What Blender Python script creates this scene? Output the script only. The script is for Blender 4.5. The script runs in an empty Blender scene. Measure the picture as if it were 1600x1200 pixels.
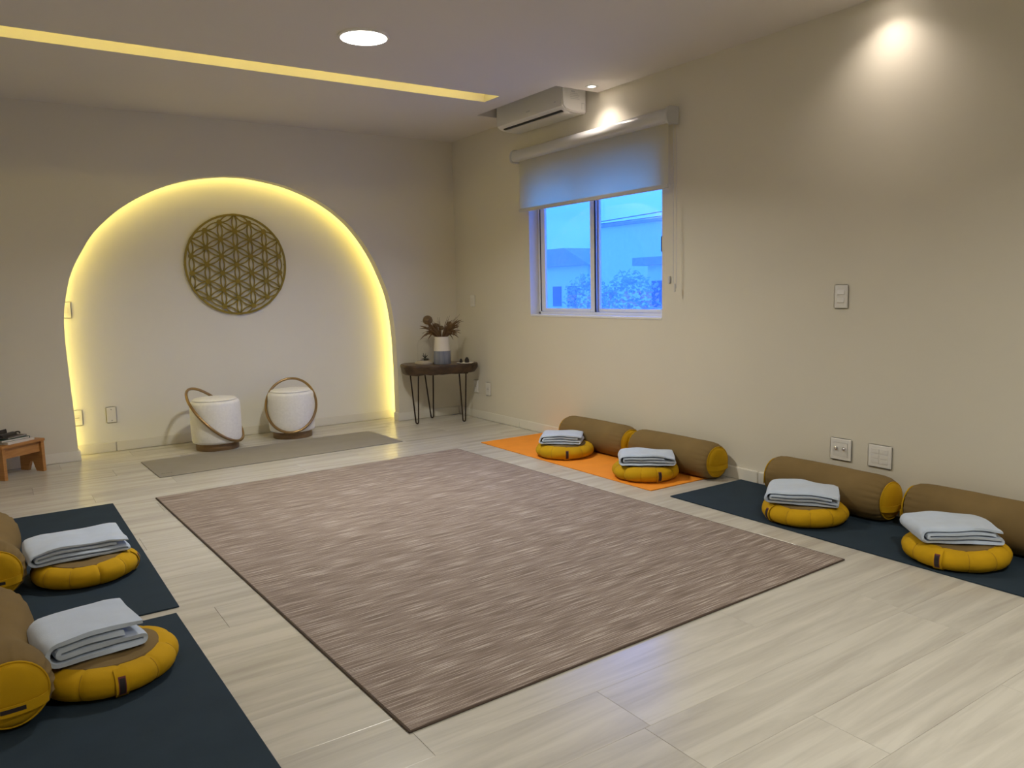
import bpy, bmesh, math, random
from mathutils import Vector, Matrix, noise
random.seed(7)
SC = bpy.context.scene
COL = SC.collection
PI = math.pi

# ------------------------------------------------------------------ camera
CAM_YAW, CAM_PITCH, CAM_ROLL, CAM_F, CAM_H = 0.593198, -0.121997, -0.022803, 1212.854, 1.143
fw = Vector((math.sin(CAM_YAW) * math.cos(CAM_PITCH), math.cos(CAM_YAW) * math.cos(CAM_PITCH), math.sin(CAM_PITCH)))
r0 = Vector((math.cos(CAM_YAW), -math.sin(CAM_YAW), 0)); u0 = r0.cross(fw)
rr = math.cos(CAM_ROLL) * r0 + math.sin(CAM_ROLL) * u0
uu = -math.sin(CAM_ROLL) * r0 + math.cos(CAM_ROLL) * u0
cd = bpy.data.cameras.new('camera'); cam = bpy.data.objects.new('camera', cd); COL.objects.link(cam)
cd.sensor_width = 36; cd.sensor_fit = 'HORIZONTAL'; cd.lens = CAM_F / 1600 * 36; cd.clip_start = 0.02; cd.clip_end = 500
m = Matrix.Identity(4)
for i in range(3):
    m[i][0], m[i][1], m[i][2] = rr[i], uu[i], -fw[i]
m[2][3] = CAM_H
cam.matrix_world = m
SC.camera = cam

# ------------------------------------------------------------------ world, exposure, lamp strengths
SC.view_settings.view_transform = 'Standard'; SC.view_settings.look = 'None'
SC.view_settings.gamma = 1; SC.view_settings.use_curve_mapping = False
SC.view_settings.exposure = 2.07
SKY = 1.0
P_DOWN = 7.2        # watts of each round ceiling panel
P_SPOT = 4.3        # watts of each recessed spot
P_ARCH = 4.8        # emission of the strip behind the arch
P_COVE = 3.6        # emission of the strip in the ceiling slot
COL_DOWN = (1.0, 0.975, 0.885)
COL_SPOT = (1.0, 0.87, 0.76)
COL_LED = (1.0, 0.80, 0.20)
w = bpy.data.worlds.new('dusk_sky'); SC.world = w; w.use_nodes = True
nt = w.node_tree; nt.nodes.clear()
wo = nt.nodes.new('ShaderNodeOutputWorld'); bg = nt.nodes.new('ShaderNodeBackground')
tc = nt.nodes.new('ShaderNodeTexCoord'); mp = nt.nodes.new('ShaderNodeMapping'); nz = nt.nodes.new('ShaderNodeTexNoise')
rp = nt.nodes.new('ShaderNodeValToRGB')
mp.inputs['Scale'].default_value = (1, 1, 3.5)
nz.inputs['Scale'].default_value = 3.0; nz.inputs['Detail'].default_value = 4
rp.color_ramp.elements[0].position = 0.35; rp.color_ramp.elements[0].color = (0.030, 0.155, 0.90, 1)
rp.color_ramp.elements[1].position = 0.68; rp.color_ramp.elements[1].color = (0.052, 0.235, 1.15, 1)
nt.links.new(tc.outputs['Generated'], mp.inputs['Vector']); nt.links.new(mp.outputs['Vector'], nz.inputs['Vector'])
nt.links.new(nz.outputs['Fac'], rp.inputs['Fac']); nt.links.new(rp.outputs['Color'], bg.inputs['Color'])
bg.inputs['Strength'].default_value = SKY
nt.links.new(bg.outputs['Background'], wo.inputs['Surface'])

# ------------------------------------------------------------------ materials
def mat(name, col, rough=0.6, var=0.0, vscale=8.0, vstretch=(1, 1, 1), bump=0.0, bscale=200.0, bstretch=(1, 1, 1),
        metal=0.0, spec=0.5, sheen=0.0, col2=None, emit=None, estr=0.0, bdist=0.002):
    M = bpy.data.materials.new(name); M.use_nodes = True
    n = M.node_tree; b = n.nodes['Principled BSDF']
    b.inputs['Roughness'].default_value = rough; b.inputs['Metallic'].default_value = metal
    b.inputs['Specular IOR Level'].default_value = spec
    b.inputs['Base Color'].default_value = (*col, 1)
    if sheen:
        b.inputs['Sheen Weight'].default_value = sheen; b.inputs['Sheen Roughness'].default_value = 0.5
    t = n.nodes.new('ShaderNodeTexCoord')
    if var or col2:
        mp = n.nodes.new('ShaderNodeMapping'); mp.inputs['Scale'].default_value = vstretch
        z = n.nodes.new('ShaderNodeTexNoise'); z.inputs['Scale'].default_value = vscale; z.inputs['Detail'].default_value = 5
        r = n.nodes.new('ShaderNodeValToRGB')
        c2 = col2 if col2 else tuple(min(1, c * (1 + var)) for c in col)
        c1 = col if col2 else tuple(c * (1 - var) for c in col)
        r.color_ramp.elements[0].position = 0.3; r.color_ramp.elements[0].color = (*c1, 1)
        r.color_ramp.elements[1].position = 0.7; r.color_ramp.elements[1].color = (*c2, 1)
        n.links.new(t.outputs['Object'], mp.inputs['Vector']); n.links.new(mp.outputs['Vector'], z.inputs['Vector'])
        n.links.new(z.outputs['Fac'], r.inputs['Fac']); n.links.new(r.outputs['Color'], b.inputs['Base Color'])
    if bump:
        mp2 = n.nodes.new('ShaderNodeMapping'); mp2.inputs['Scale'].default_value = bstretch
        z2 = n.nodes.new('ShaderNodeTexNoise'); z2.inputs['Scale'].default_value = bscale; z2.inputs['Detail'].default_value = 3
        bp = n.nodes.new('ShaderNodeBump'); bp.inputs['Strength'].default_value = bump; bp.inputs['Distance'].default_value = bdist
        n.links.new(t.outputs['Object'], mp2.inputs['Vector']); n.links.new(mp2.outputs['Vector'], z2.inputs['Vector'])
        n.links.new(z2.outputs['Fac'], bp.inputs['Height']); n.links.new(bp.outputs['Normal'], b.inputs['Normal'])
    if emit:
        b.inputs['Emission Color'].default_value = (*emit, 1); b.inputs['Emission Strength'].default_value = estr
    return M

def emission(name, col, s):
    M = bpy.data.materials.new(name); M.use_nodes = True; n = M.node_tree; n.nodes.clear()
    o = n.nodes.new('ShaderNodeOutputMaterial'); e = n.nodes.new('ShaderNodeEmission')
    e.inputs['Color'].default_value = (*col, 1); e.inputs['Strength'].default_value = s
    n.links.new(e.outputs[0], o.inputs[0]); return M

MW = mat('wall_paint', (0.74, 0.70, 0.59), 0.7, var=0.015, vscale=1.5, bump=0.10, bscale=60)
MNICHE = mat('niche_brightened_paint', (0.86, 0.84, 0.77), 0.7, var=0.015, vscale=1.5, bump=0.10, bscale=60)  # wall paint made paler: extra brightness of the niche put into its colour
MCEIL = mat('ceiling_paint', (0.72, 0.68, 0.62), 0.8, var=0.01, vscale=1.2)
MBASE = mat('baseboard_gloss', (0.80, 0.77, 0.68), 0.35, var=0.01)
MPLATE = mat('plate_plastic', (0.82, 0.80, 0.75), 0.35)
MPLATE2 = mat('plate_insert', (0.76, 0.74, 0.69), 0.4)
MHOLE = mat('dark_hole', (0.02, 0.02, 0.02), 0.6)
MCHROME = mat('chrome', (0.8, 0.8, 0.8), 0.15, metal=1.0)
MALU = mat('white_aluminium', (0.82, 0.83, 0.84), 0.35)
MGASKET = mat('black_gasket', (0.01, 0.012, 0.02), 0.6)
MAC = mat('ac_plastic', (0.80, 0.79, 0.76), 0.35)
MCASS = mat('blind_cassette', (0.62, 0.62, 0.62), 0.28)
MGOLD = mat('gold_painted_board', (0.28, 0.205, 0.014), 0.45, var=0.08, vscale=12)
MBOUCLE = mat('white_boucle', (0.88, 0.87, 0.85), 0.95, var=0.04, vscale=60, bump=0.6, bscale=160, sheen=0.3)
MBRASS = mat('bronze_hoop', (0.36, 0.24, 0.115), 0.30, metal=0.85, var=0.1)
MPBASE = mat('pouf_wood', (0.22, 0.13, 0.055), 0.45, var=0.2, vscale=10, vstretch=(1, 1, 8))
MGRAYMAT = mat('grey_foam', (0.27, 0.245, 0.205), 0.85, var=0.04, bump=0.2, bscale=400)
MORANGE = mat('orange_foam', (0.84, 0.285, 0.014), 0.75, var=0.04, bump=0.2, bscale=400)
MBLUE = mat('slate_blue_foam', (0.018, 0.033, 0.049), 0.85, var=0.08, spec=0.25, bump=0.2, bscale=400)
MMARK = mat('mat_print', (0.17, 0.155, 0.13), 0.8)
MTAN = mat('tan_canvas', (0.200, 0.135, 0.054), 0.9, spec=0.2, var=0.10, vscale=5, bump=0.25, bscale=500)
MMUST = mat('mustard_canvas', (0.53, 0.305, 0.004), 0.85, spec=0.25, var=0.08, vscale=9, bump=0.25, bscale=500)
MSEAM = mat('mustard_seam', (0.30, 0.16, 0.006), 0.9)
MLABEL = mat('woven_label', (0.018, 0.012, 0.014), 0.7)
MLABR = mat('label_border', (0.16, 0.03, 0.03), 0.7)
MBLANKET = mat('grey_fleece', (0.50, 0.58, 0.70), 0.95, var=0.04, vscale=20, bump=0.35, bscale=350, sheen=0.4)
MSLAB = mat('live_edge_wood', (0.032, 0.017, 0.008), 0.55, col2=(0.095, 0.055, 0.027), vscale=7, vstretch=(1, 5, 3), bump=0.6, bscale=35, bdist=0.006)
MSLABT = mat('slab_top_wood', (0.085, 0.048, 0.022), 0.35, col2=(0.16, 0.10, 0.05), vscale=5, vstretch=(1, 6, 1))
MIRON = mat('dark_iron', (0.025, 0.013, 0.008), 0.45, metal=0.4)
MVASEW = mat('vase_cream_glaze', (0.70, 0.65, 0.55), 0.5)
MVASEB = mat('vase_blue_ribs', (0.16, 0.18, 0.23), 0.65, col2=(0.27, 0.28, 0.32), vscale=30, vstretch=(1, 1, 0.1))
MDRY = mat('dried_grass', (0.15, 0.085, 0.035), 0.9, var=0.3, vscale=30)
MDRY2 = mat('dried_seed_head', (0.20, 0.13, 0.06), 0.95, var=0.3, vscale=60, bump=0.7, bscale=120)
MCLOCHEB = mat('cloche_base_wood', (0.42, 0.36, 0.26), 0.6, var=0.05)
MSOIL = mat('dark_moss', (0.03, 0.028, 0.015), 0.9, var=0.4, vscale=40)
MSHELL = mat('pale_shell', (0.5, 0.44, 0.36), 0.6)
MWHITE = mat('white_ceramic', (0.85, 0.83, 0.8), 0.3)
MDARK = mat('dark_burnt_cone', (0.02, 0.014, 0.01), 0.7, bump=0.5, bscale=80)
MSTOOL = mat('honey_pine', (0.40, 0.175, 0.045), 0.45, col2=(0.52, 0.25, 0.075), vscale=9, vstretch=(1, 1, 8))
MBOOKG = mat('green_cover', (0.045, 0.085, 0.06), 0.5)
MBOOKGR = mat('grey_brown_cover', (0.16, 0.13, 0.10), 0.6)
MPAPER = mat('book_paper', (0.72, 0.68, 0.62), 0.8, var=0.05, vscale=30, vstretch=(1, 1, 20))
MBLACK = mat('black_leather', (0.012, 0.007, 0.006), 0.4)
MPENB = mat('pen_blue', (0.02, 0.03, 0.08), 0.3)
MCLOUD = mat('outer_render', (0.85, 0.86, 0.88), 0.9, var=0.03)
MROOF = mat('outer_roof', (0.45, 0.42, 0.42), 0.9, var=0.1)
MHILL = mat('hill_green', (0.30, 0.36, 0.36), 0.95, var=0.2, vscale=2)
MLEAF = mat('bush_leaf', (0.42, 0.50, 0.50), 0.9, var=0.15, vscale=3)
MPINK = mat('pink_blossom', (0.9, 0.42, 0.55), 0.9, var=0.2, vscale=20)
MWIRE = mat('cable_black', (0.02, 0.02, 0.03), 0.7)
MOUTG = mat('outer_ground', (0.45, 0.46, 0.46), 0.9)
MOGLASS = mat('outer_window', (0.10, 0.14, 0.2), 0.1)
EDOWN = emission('downlight_glow', COL_DOWN, 3.0)
ESPOT = emission('spot_glow', COL_SPOT, 12.0)
EARCH = emission('arch_led', COL_LED, P_ARCH)
ECOVE = emission('cove_led', COL_LED, P_COVE)

def floor_mat():
    M = bpy.data.materials.new('pale_oak_vinyl'); M.use_nodes = True; n = M.node_tree; b = n.nodes['Principled BSDF']
    g = n.nodes.new('ShaderNodeNewGeometry'); oi = n.nodes.new('ShaderNodeObjectInfo')
    add = n.nodes.new('ShaderNodeVectorMath'); add.operation = 'ADD'
    sc = n.nodes.new('ShaderNodeVectorMath'); sc.operation = 'SCALE'; sc.inputs[0].default_value = (7, 31, 0)
    n.links.new(oi.outputs['Random'], sc.inputs['Scale']); n.links.new(g.outputs['Position'], add.inputs[0]); n.links.new(sc.outputs[0], add.inputs[1])
    mp = n.nodes.new('ShaderNodeMapping'); mp.inputs['Scale'].default_value = (0.55, 7, 1)
    z = n.nodes.new('ShaderNodeTexNoise'); z.inputs['Scale'].default_value = 2.2; z.inputs['Detail'].default_value = 7; z.inputs['Roughness'].default_value = 0.6
    z.inputs['Distortion'].default_value = 0.6
    r = n.nodes.new('ShaderNodeValToRGB')
    r.color_ramp.elements[0].position = 0.32; r.color_ramp.elements[0].color = (0.43, 0.40, 0.345, 1)
    r.color_ramp.elements[1].position = 0.62; r.color_ramp.elements[1].color = (0.575, 0.545, 0.475, 1)
    hs = n.nodes.new('ShaderNodeHueSaturation')
    mr = n.nodes.new('ShaderNodeMapRange'); mr.inputs['To Min'].default_value = 0.95; mr.inputs['To Max'].default_value = 1.04
    n.links.new(add.outputs[0], mp.inputs['Vector']); n.links.new(mp.outputs[0], z.inputs['Vector']); n.links.new(z.outputs['Fac'], r.inputs['Fac'])
    n.links.new(oi.outputs['Random'], mr.inputs['Value']); n.links.new(mr.outputs[0], hs.inputs['Value'])
    n.links.new(r.outputs['Color'], hs.inputs['Color']); n.links.new(hs.outputs['Color'], b.inputs['Base Color'])
    b.inputs['Roughness'].default_value = 0.27; b.inputs['Specular IOR Level'].default_value = 0.5
    mr2 = n.nodes.new('ShaderNodeMapRange'); mr2.inputs['To Min'].default_value = 0.30; mr2.inputs['To Max'].default_value = 0.19
    n.links.new(z.outputs['Fac'], mr2.inputs['Value']); n.links.new(mr2.outputs[0], b.inputs['Roughness'])
    return M
MFLOOR = floor_mat()
MSUB = mat('subfloor', (0.10, 0.085, 0.065), 0.9)

def rug_mat():
    M = bpy.data.materials.new('woven_taupe'); M.use_nodes = True; n = M.node_tree; b = n.nodes['Principled BSDF']
    t = n.nodes.new('ShaderNodeTexCoord')
    def nz(scale, st, det):
        mp = n.nodes.new('ShaderNodeMapping'); mp.inputs['Scale'].default_value = st
        z = n.nodes.new('ShaderNodeTexNoise'); z.inputs['Scale'].default_value = scale; z.inputs['Detail'].default_value = det
        n.links.new(t.outputs['Object'], mp.inputs['Vector']); n.links.new(mp.outputs[0], z.inputs['Vector']); return z
    fine = nz(1.0, (6, 250, 1), 2)
    mid = nz(1.0, (2.5, 34, 1), 3)
    grain = nz(1.0, (260, 260, 1), 1)
    ma = n.nodes.new('ShaderNodeMath'); ma.operation = 'MULTIPLY_ADD'; ma.inputs[1].default_value = 0.26
    n.links.new(mid.outputs['Fac'], ma.inputs[0]); n.links.new(fine.outputs['Fac'], ma.inputs[2])
    mb = n.nodes.new('ShaderNodeMath'); mb.operation = 'MULTIPLY_ADD'; mb.inputs[1].default_value = 0.18
    n.links.new(grain.outputs['Fac'], mb.inputs[0]); n.links.new(ma.outputs[0], mb.inputs[2])
    r = n.nodes.new('ShaderNodeValToRGB')
    e = r.color_ramp.elements
    e[0].position = 0.55; e[0].color = (0.165, 0.122, 0.096, 1)
    e[1].position = 0.91; e[1].color = (0.56, 0.49, 0.43, 1)
    x = e.new(0.715); x.color = (0.25, 0.195, 0.16, 1)
    x = e.new(0.81); x.color = (0.35, 0.285, 0.24, 1)
    n.links.new(mb.outputs[0], r.inputs['Fac']); n.links.new(r.outputs['Color'], b.inputs['Base Color'])
    b.inputs['Roughness'].default_value = 0.85; b.inputs['Specular IOR Level'].default_value = 0.3
    bp = n.nodes.new('ShaderNodeBump'); bp.inputs['Strength'].default_value = 0.5; bp.inputs['Distance'].default_value = 0.002
    n.links.new(fine.outputs['Fac'], bp.inputs['Height']); n.links.new(bp.outputs['Normal'], b.inputs['Normal'])
    return M
MRUG = rug_mat()
MRUGE = mat('rug_binding', (0.075, 0.05, 0.036), 0.9)

def fabric_blind():
    M = bpy.data.materials.new('blind_screen_fabric'); M.use_nodes = True; n = M.node_tree; n.nodes.clear()
    o = n.nodes.new('ShaderNodeOutputMaterial'); d = n.nodes.new('ShaderNodeBsdfDiffuse'); t = n.nodes.new('ShaderNodeBsdfTranslucent')
    mx = n.nodes.new('ShaderNodeMixShader'); mx.inputs[0].default_value = 0.55
    d.inputs['Color'].default_value = (0.66, 0.66, 0.67, 1); t.inputs['Color'].default_value = (1.0, 0.92, 0.45, 1)
    n.links.new(d.outputs[0], mx.inputs[1]); n.links.new(t.outputs[0], mx.inputs[2]); n.links.new(mx.outputs[0], o.inputs[0]); return M
MBLIND = fabric_blind()

def glass(name, haze=0.0, ior=1.45, tint=(1, 1, 1)):
    M = bpy.data.materials.new(name); M.use_nodes = True; n = M.node_tree; n.nodes.clear()
    o = n.nodes.new('ShaderNodeOutputMaterial'); tr = n.nodes.new('ShaderNodeBsdfTransparent'); g = n.nodes.new('ShaderNodeBsdfGlossy')
    tr.inputs['Color'].default_value = (*tint, 1); g.inputs['Roughness'].default_value = 0.02
    lw = n.nodes.new('ShaderNodeLayerWeight'); lw.inputs['Blend'].default_value = 0.5
    pw = n.nodes.new('ShaderNodeMath'); pw.operation = 'POWER'; pw.inputs[1].default_value = 4.0; n.links.new(lw.outputs['Facing'], pw.inputs[0])
    f = n.nodes.new('ShaderNodeMath'); f.operation = 'MULTIPLY_ADD'; f.inputs[1].default_value = 0.55; f.inputs[2].default_value = 0.03; n.links.new(pw.outputs[0], f.inputs[0])
    mx = n.nodes.new('ShaderNodeMixShader'); n.links.new(f.outputs[0], mx.inputs[0]); n.links.new(tr.outputs[0], mx.inputs[1]); n.links.new(g.outputs[0], mx.inputs[2])
    last = mx
    if haze:
        d = n.nodes.new('ShaderNodeBsdfTranslucent'); d.inputs['Color'].default_value = (0.9, 0.9, 0.9, 1)
        m2 = n.nodes.new('ShaderNodeMixShader'); m2.inputs[0].default_value = haze
        n.links.new(mx.outputs[0], m2.inputs[1]); n.links.new(d.outputs[0], m2.inputs[2]); last = m2
    n.links.new(last.outputs[0], o.inputs[0]); return M
MGLASS = glass('window_glass', haze=0.12)
MCLOCHE = glass('cloche_glass', ior=1.35)

# ------------------------------------------------------------------ mesh helpers
class MB:
    def __init__(s): s.v = []; s.f = []
    def add(s, vs, fs):
        o = len(s.v); s.v += [tuple(v) for v in vs]; s.f += [tuple(i + o for i in f) for f in fs]; return s
    def box(s, x0, x1, y0, y1, z0, z1):
        return s.add([(x0,y0,z0),(x1,y0,z0),(x1,y1,z0),(x0,y1,z0),(x0,y0,z1),(x1,y0,z1),(x1,y1,z1),(x0,y1,z1)],
                     [(0,3,2,1),(4,5,6,7),(0,1,5,4),(1,2,6,5),(2,3,7,6),(3,0,4,7)])
    def lathe(s, prof, seg=32, c=(0,0,0), cap0=True, cap1=True, fn=None):
        vs = []; n = len(prof)
        for i, (r, z) in enumerate(prof):
            for k in range(seg):
                a = 2*PI*k/seg; q = (r*math.cos(a), r*math.sin(a), z)
                if fn: q = fn(r, z, a, i)
                vs.append((q[0]+c[0], q[1]+c[1], q[2]+c[2]))
        fs = []
        for i in range(n-1):
            for k in range(seg):
                k2 = (k+1) % seg; fs.append((i*seg+k, i*seg+k2, (i+1)*seg+k2, (i+1)*seg+k))
        if cap0: fs.append(tuple(range(seg-1, -1, -1)))
        if cap1: fs.append(tuple(range((n-1)*seg, n*seg)))
        return s.add(vs, fs)
    def tube(s, pts, r, seg=8, closed=False, cap=True):
        pts = [Vector(p) for p in pts]; n = len(pts); vs = []; up = None
        for i, p in enumerate(pts):
            a = pts[i-1] if (i > 0 or closed) else p
            b = pts[(i+1) % n] if (i < n-1 or closed) else p
            t = (b-a).normalized()
            if up is None:
                up = Vector((0,0,1)) if abs(t.z) < 0.9 else Vector((1,0,0))
            up = (up - t*up.dot(t)).normalized(); sd = t.cross(up)
            rad = r[i] if isinstance(r, (list, tuple)) else r
            for k in range(seg):
                an = 2*PI*k/seg; vs.append(p + up*rad*math.cos(an) + sd*rad*math.sin(an))
        fs = []
        for i in range(n if closed else n-1):
            j = (i+1) % n
            for k in range(seg):
                k2 = (k+1) % seg; fs.append((i*seg+k, i*seg+k2, j*seg+k2, j*seg+k))
        if cap and not closed: fs += [tuple(range(seg-1,-1,-1)), tuple(range((n-1)*seg, n*seg))]
        return s.add(vs, fs)
    def prism(s, poly, to3, d0, d1):      # convex or simple polygon extruded; to3(u,v,d)
        n = len(poly)
        vs = [to3(u,v,d0) for u,v in poly] + [to3(u,v,d1) for u,v in poly]
        fs = [tuple(range(n)), tuple(range(2*n-1, n-1, -1))] + [(i, i+n, (i+1)%n+n, (i+1)%n) for i in range(n)]
        return s.add(vs, fs)
    def mesh(s, name, material, smooth=False, bevel=0.0, bseg=2, autosmooth=None):
        me = bpy.data.meshes.new(name); me.from_pydata(s.v, [], s.f); me.update()
        bm = bmesh.new(); bm.from_mesh(me)
        bmesh.ops.recalc_face_normals(bm, faces=bm.faces)
        if bevel:
            es = [e for e in bm.edges if len(e.link_faces) == 2 and e.calc_face_angle(0) > 0.5]
            bmesh.ops.bevel(bm, geom=es, offset=bevel, segments=bseg, affect='EDGES', clamp_overlap=True)
        bm.to_mesh(me); bm.free()
        if smooth:
            for p in me.polygons: p.use_smooth = True
        if autosmooth is not None:
            try: me.set_sharp_from_angle(angle=autosmooth)
            except Exception: pass
        me.materials.append(material); return me
    def build(s, name, material, parent=None, smooth=False, bevel=0.0, bseg=2, autosmooth=None):
        if smooth and autosmooth is None: autosmooth = math.radians(50)
        return link(name, s.mesh(name, material, smooth, bevel, bseg, autosmooth), parent)

def link(name, me, parent=None):
    o = bpy.data.objects.new(name, me); COL.objects.link(o)
    if parent: o.parent = parent
    return o
def empty(name, loc=(0,0,0), rz=0):
    o = bpy.data.objects.new(name, None); COL.objects.link(o); o.location = loc; o.rotation_euler = (0,0,rz); o.empty_display_size = 0.05; return o
def tag(o, label, cat, group=None):
    o['label'] = label; o['category'] = cat
    if group: o['group'] = group
    return o
def struct(o, label=None):
    o['kind'] = 'structure'
    if label: o['label'] = label
    return o
def copy_tree(o, parent=None):
    c = o.copy(); COL.objects.link(c); c.parent = parent
    for ch in list(o.children): copy_tree(ch, c)
    return c

# ------------------------------------------------------------------ room shell
XR, YB, YN, H = 3.60, 6.22, 6.44, 2.46      # right wall, front of arch wall, niche back, ceiling
XL, YF = -0.80, -2.0                         # left wall and the wall behind the camera
PW = 0.2167                                  # plank width

fl = struct(MB().box(XL-0.1, XR+0.1, YF-0.1, YN+0.1, -0.12, -0.008).build('floor', MSUB), 'pale oak plank floor')
plank_mesh = {}
def plank(x0, x1, y0, y1):
    L = round(x1-x0, 3); W = round(y1-y0, 3)
    if (L, W) not in plank_mesh:
        b = MB(); g = 0.0004; c = 0.0006
        b.add([(g,g,-0.008),(L-g,g,-0.008),(L-g,W-g,-0.008),(g,W-g,-0.008),
               (g,g,-c),(L-g,g,-c),(L-g,W-g,-c),(g,W-g,-c),
               (g+c,g+c,0),(L-g-c,g+c,0),(L-g-c,W-g-c,0),(g+c,W-g-c,0)],
              [(0,1,5,4),(1,2,6,5),(2,3,7,6),(3,0,4,7),(4,5,9,8),(5,6,10,9),(6,7,11,10),(7,4,8,11),(8,9,10,11)])
        plank_mesh[(L, W)] = b.mesh('plank', MFLOOR)
    o = link('plank', plank_mesh[(L, W)], fl); o.location = (x0, y0, 0)
PL = 1.22
y = 0.957 - 14*PW; row = -14
while y < YN:
    y1 = min(y+PW, YN)
    if y1 > YF:
        off = {0: 1.73, -1: 2.29, 1: 2.55, 2: 1.35, 3: 2.05}.get(row, 1.73 + row*0.47)
        x = off - math.ceil((off-XL)/PL)*PL
        while x < XR:
            a, b_ = max(x, XL), min(x+PL, XR)
            if b_-a > 0.01: plank(a, b_, max(y, YF), y1)
            x += PL
    y += PW; row += 1

# right wall with the window opening
WY0, WY1, WZ0, WZ1 = 3.60, 5.05, 0.935, 2.0
b = MB(); T = 0.16
b.box(XR, XR+T, YF, WY0, 0, H+0.35); b.box(XR, XR+T, WY1, YN+0.1, 0, H+0.35)
b.box(XR, XR+T, WY0, WY1, 0, WZ0); b.box(XR, XR+T, WY0, WY1, WZ1, H+0.35)
struct(b.build('wall_right', MW), 'long off-white wall with the window')
struct(MB().box(XL-0.1, XL, YF-0.1, YN+0.1, 0, H+0.35).build('wall_left', MW))
struct(MB().box(XL-0.1, XR+T, YF-0.1, YF, 0, H+0.35).build('wall_front', MW))
struct(MB().box(XL, XR, YN, YN+0.1, 0, H+0.35).build('wall_niche', MNICHE), 'recessed wall inside the lit arch')

# arch panel
ARCH = [(0.470,0.0),(0.466,0.30),(0.458,0.55),(0.453,0.75),(0.452,0.91),(0.466,1.087),(0.519,1.306),(0.608,1.482),(0.701,1.618),(0.876,1.780),
        (1.096,1.912),(1.320,1.995),(1.551,2.037),(1.700,2.045),(1.845,2.034),(2.097,1.984),(2.360,1.874),(2.578,1.714),(2.745,1.503),(2.856,1.287),
        (2.933,1.065),(2.970,0.785),(2.980,0.446),(2.980,0.20),(2.980,0.0)]
def catmull(P, k=6):
    out = []
    for i in range(len(P)-1):
        p0, p1, p2, p3 = P[max(i-1,0)], P[i], P[i+1], P[min(i+2,len(P)-1)]
        for j in range(k):
            t = j/k
            out.append(tuple(0.5*((2*p1[a]) + (-p0[a]+p2[a])*t + (2*p0[a]-5*p1[a]+4*p2[a]-p3[a])*t*t + (-p0[a]+3*p1[a]-3*p2[a]+p3[a])*t**3) for a in (0,1)))
    out.append(P[-1]); return out
AR = catmull(ARCH)
PT = 0.09
top = H + 0.02
b = MB(); n = len(AR)
mid = max(range(n), key=lambda i: AR[i][1])
def panel_strip(y):
    # strip quads between arch outline and outer rectangle, by matching points upward / sideways
    vs, fs = [], []
    outer = []
    for i, (x, z) in enumerate(AR):
        s = i/(n-1)
        if i <= mid:
            q = i/mid
            outer.append((XL, z) if z < 1.3 else None)
        else: outer.append((XR, z) if z < 1.3 else None)
    li = [i for i in range(n) if outer[i] is None]
    for i in li:
        u = (AR[i][0]-AR[li[0]][0])/(AR[li[-1]][0]-AR[li[0]][0]); outer[i] = (XL+(XR-XL)*u, top)
    ins = [(AR[i], outer[i]) for i in range(n)]
    return ins, li
ins, li = panel_strip(0)
vs = [];
for y_ in (YB, YB+PT):
    for a, o in ins: vs.append((a[0], y_, a[1]))
    for a, o in ins: vs.append((o[0], y_, o[1]))
fs = []
for i in range(n-1):
    fs.append((i, i+1, n+i+1, n+i)); fs.append((2*n+i, 2*n+n+i, 2*n+n+i+1, 2*n+i+1)); fs.append((i, 2*n+i, 2*n+i+1, i+1))
b.add(vs, fs)
# the two upper corners left between last side quad and first top quad
for y_ in (YB, YB+PT):
    a = ins[li[0]-1]; c = ins[li[-1]+1]
    k0, k1 = ins[li[0]], ins[li[-1]]
arch_o = b.build('wall_back', MW)
struct(arch_o, 'wall with the arched opening')
for p in arch_o.data.polygons: p.use_smooth = False

# LED strip behind the arch edge
led = []
for i in range(n):
    x, z = AR[i]; x0, z0 = AR[max(i-1,0)]; x1, z1 = AR[min(i+1,n-1)]
    tx, tz = x1-x0, z1-z0; L = math.hypot(tx, tz); nx, nz_ = -tz/L, tx/L     # outward normal (path runs clockwise seen from the room)
    of = 0.045 + 0.035*max(0, min(1, (x-0.5)/2.4))
    led.append((x + nx*of, z + nz_*of))
b = MB(); vs = []; fs = []
ly0 = YN-0.055
for (x, z) in led: vs += [(x, ly0, z), (x, ly0+0.008, z)]
for i, (x, z) in enumerate(led):
    xo, zo = AR[i]; vx, vz = x-xo, z-zo; L = math.hypot(vx, vz); q = (x+vx/L*0.01, z+vz/L*0.01)
    vs += [(q[0], ly0, q[1]), (q[0], ly0+0.008, q[1])]
for i in range(n-1):
    a = 2*i; c = 2*n+2*i
    fs += [(a, a+1, a+3, a+2), (c, c+2, c+3, c+1), (a+1, c+1, c+3, a+3), (a, a+2, c+2, c)]
b.add(vs, fs)
o = b.build('led_strip', EARCH); tag(o, 'warm yellow LED strip hidden behind the edge of the arch', 'light')

# ceiling with cove slot and air conditioner recess
SX0, SX1, SY0, SY1 = -0.30, 3.065, 4.62, 4.81
RX0, RX1, RY0, RY1 = 3.24, XR, 4.21, 5.20
xs = sorted({XL, SX0, SX1, RX0, XR}); ys = sorted({YF, SY0, SY1, RY0, RY1, YN})
b = MB()
for i in range(len(xs)-1):
    for j in range(len(ys)-1):
        cx, cy = (xs[i]+xs[i+1])/2, (ys[j]+ys[j+1])/2
        if SX0 < cx < SX1 and SY0 < cy < SY1: b.box(xs[i], xs[i+1], ys[j], ys[j+1], H+0.10, H+0.33); continue
        if RX0 < cx < RX1 and RY0 < cy < RY1: b.box(xs[i], xs[i+1], ys[j], ys[j+1], H+0.28, H+0.33); continue
        b.box(xs[i], xs[i+1], ys[j], ys[j+1], H, H+0.33)
struct(b.build('ceiling', MCEIL), 'plaster ceiling with a long lit slot')
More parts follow.
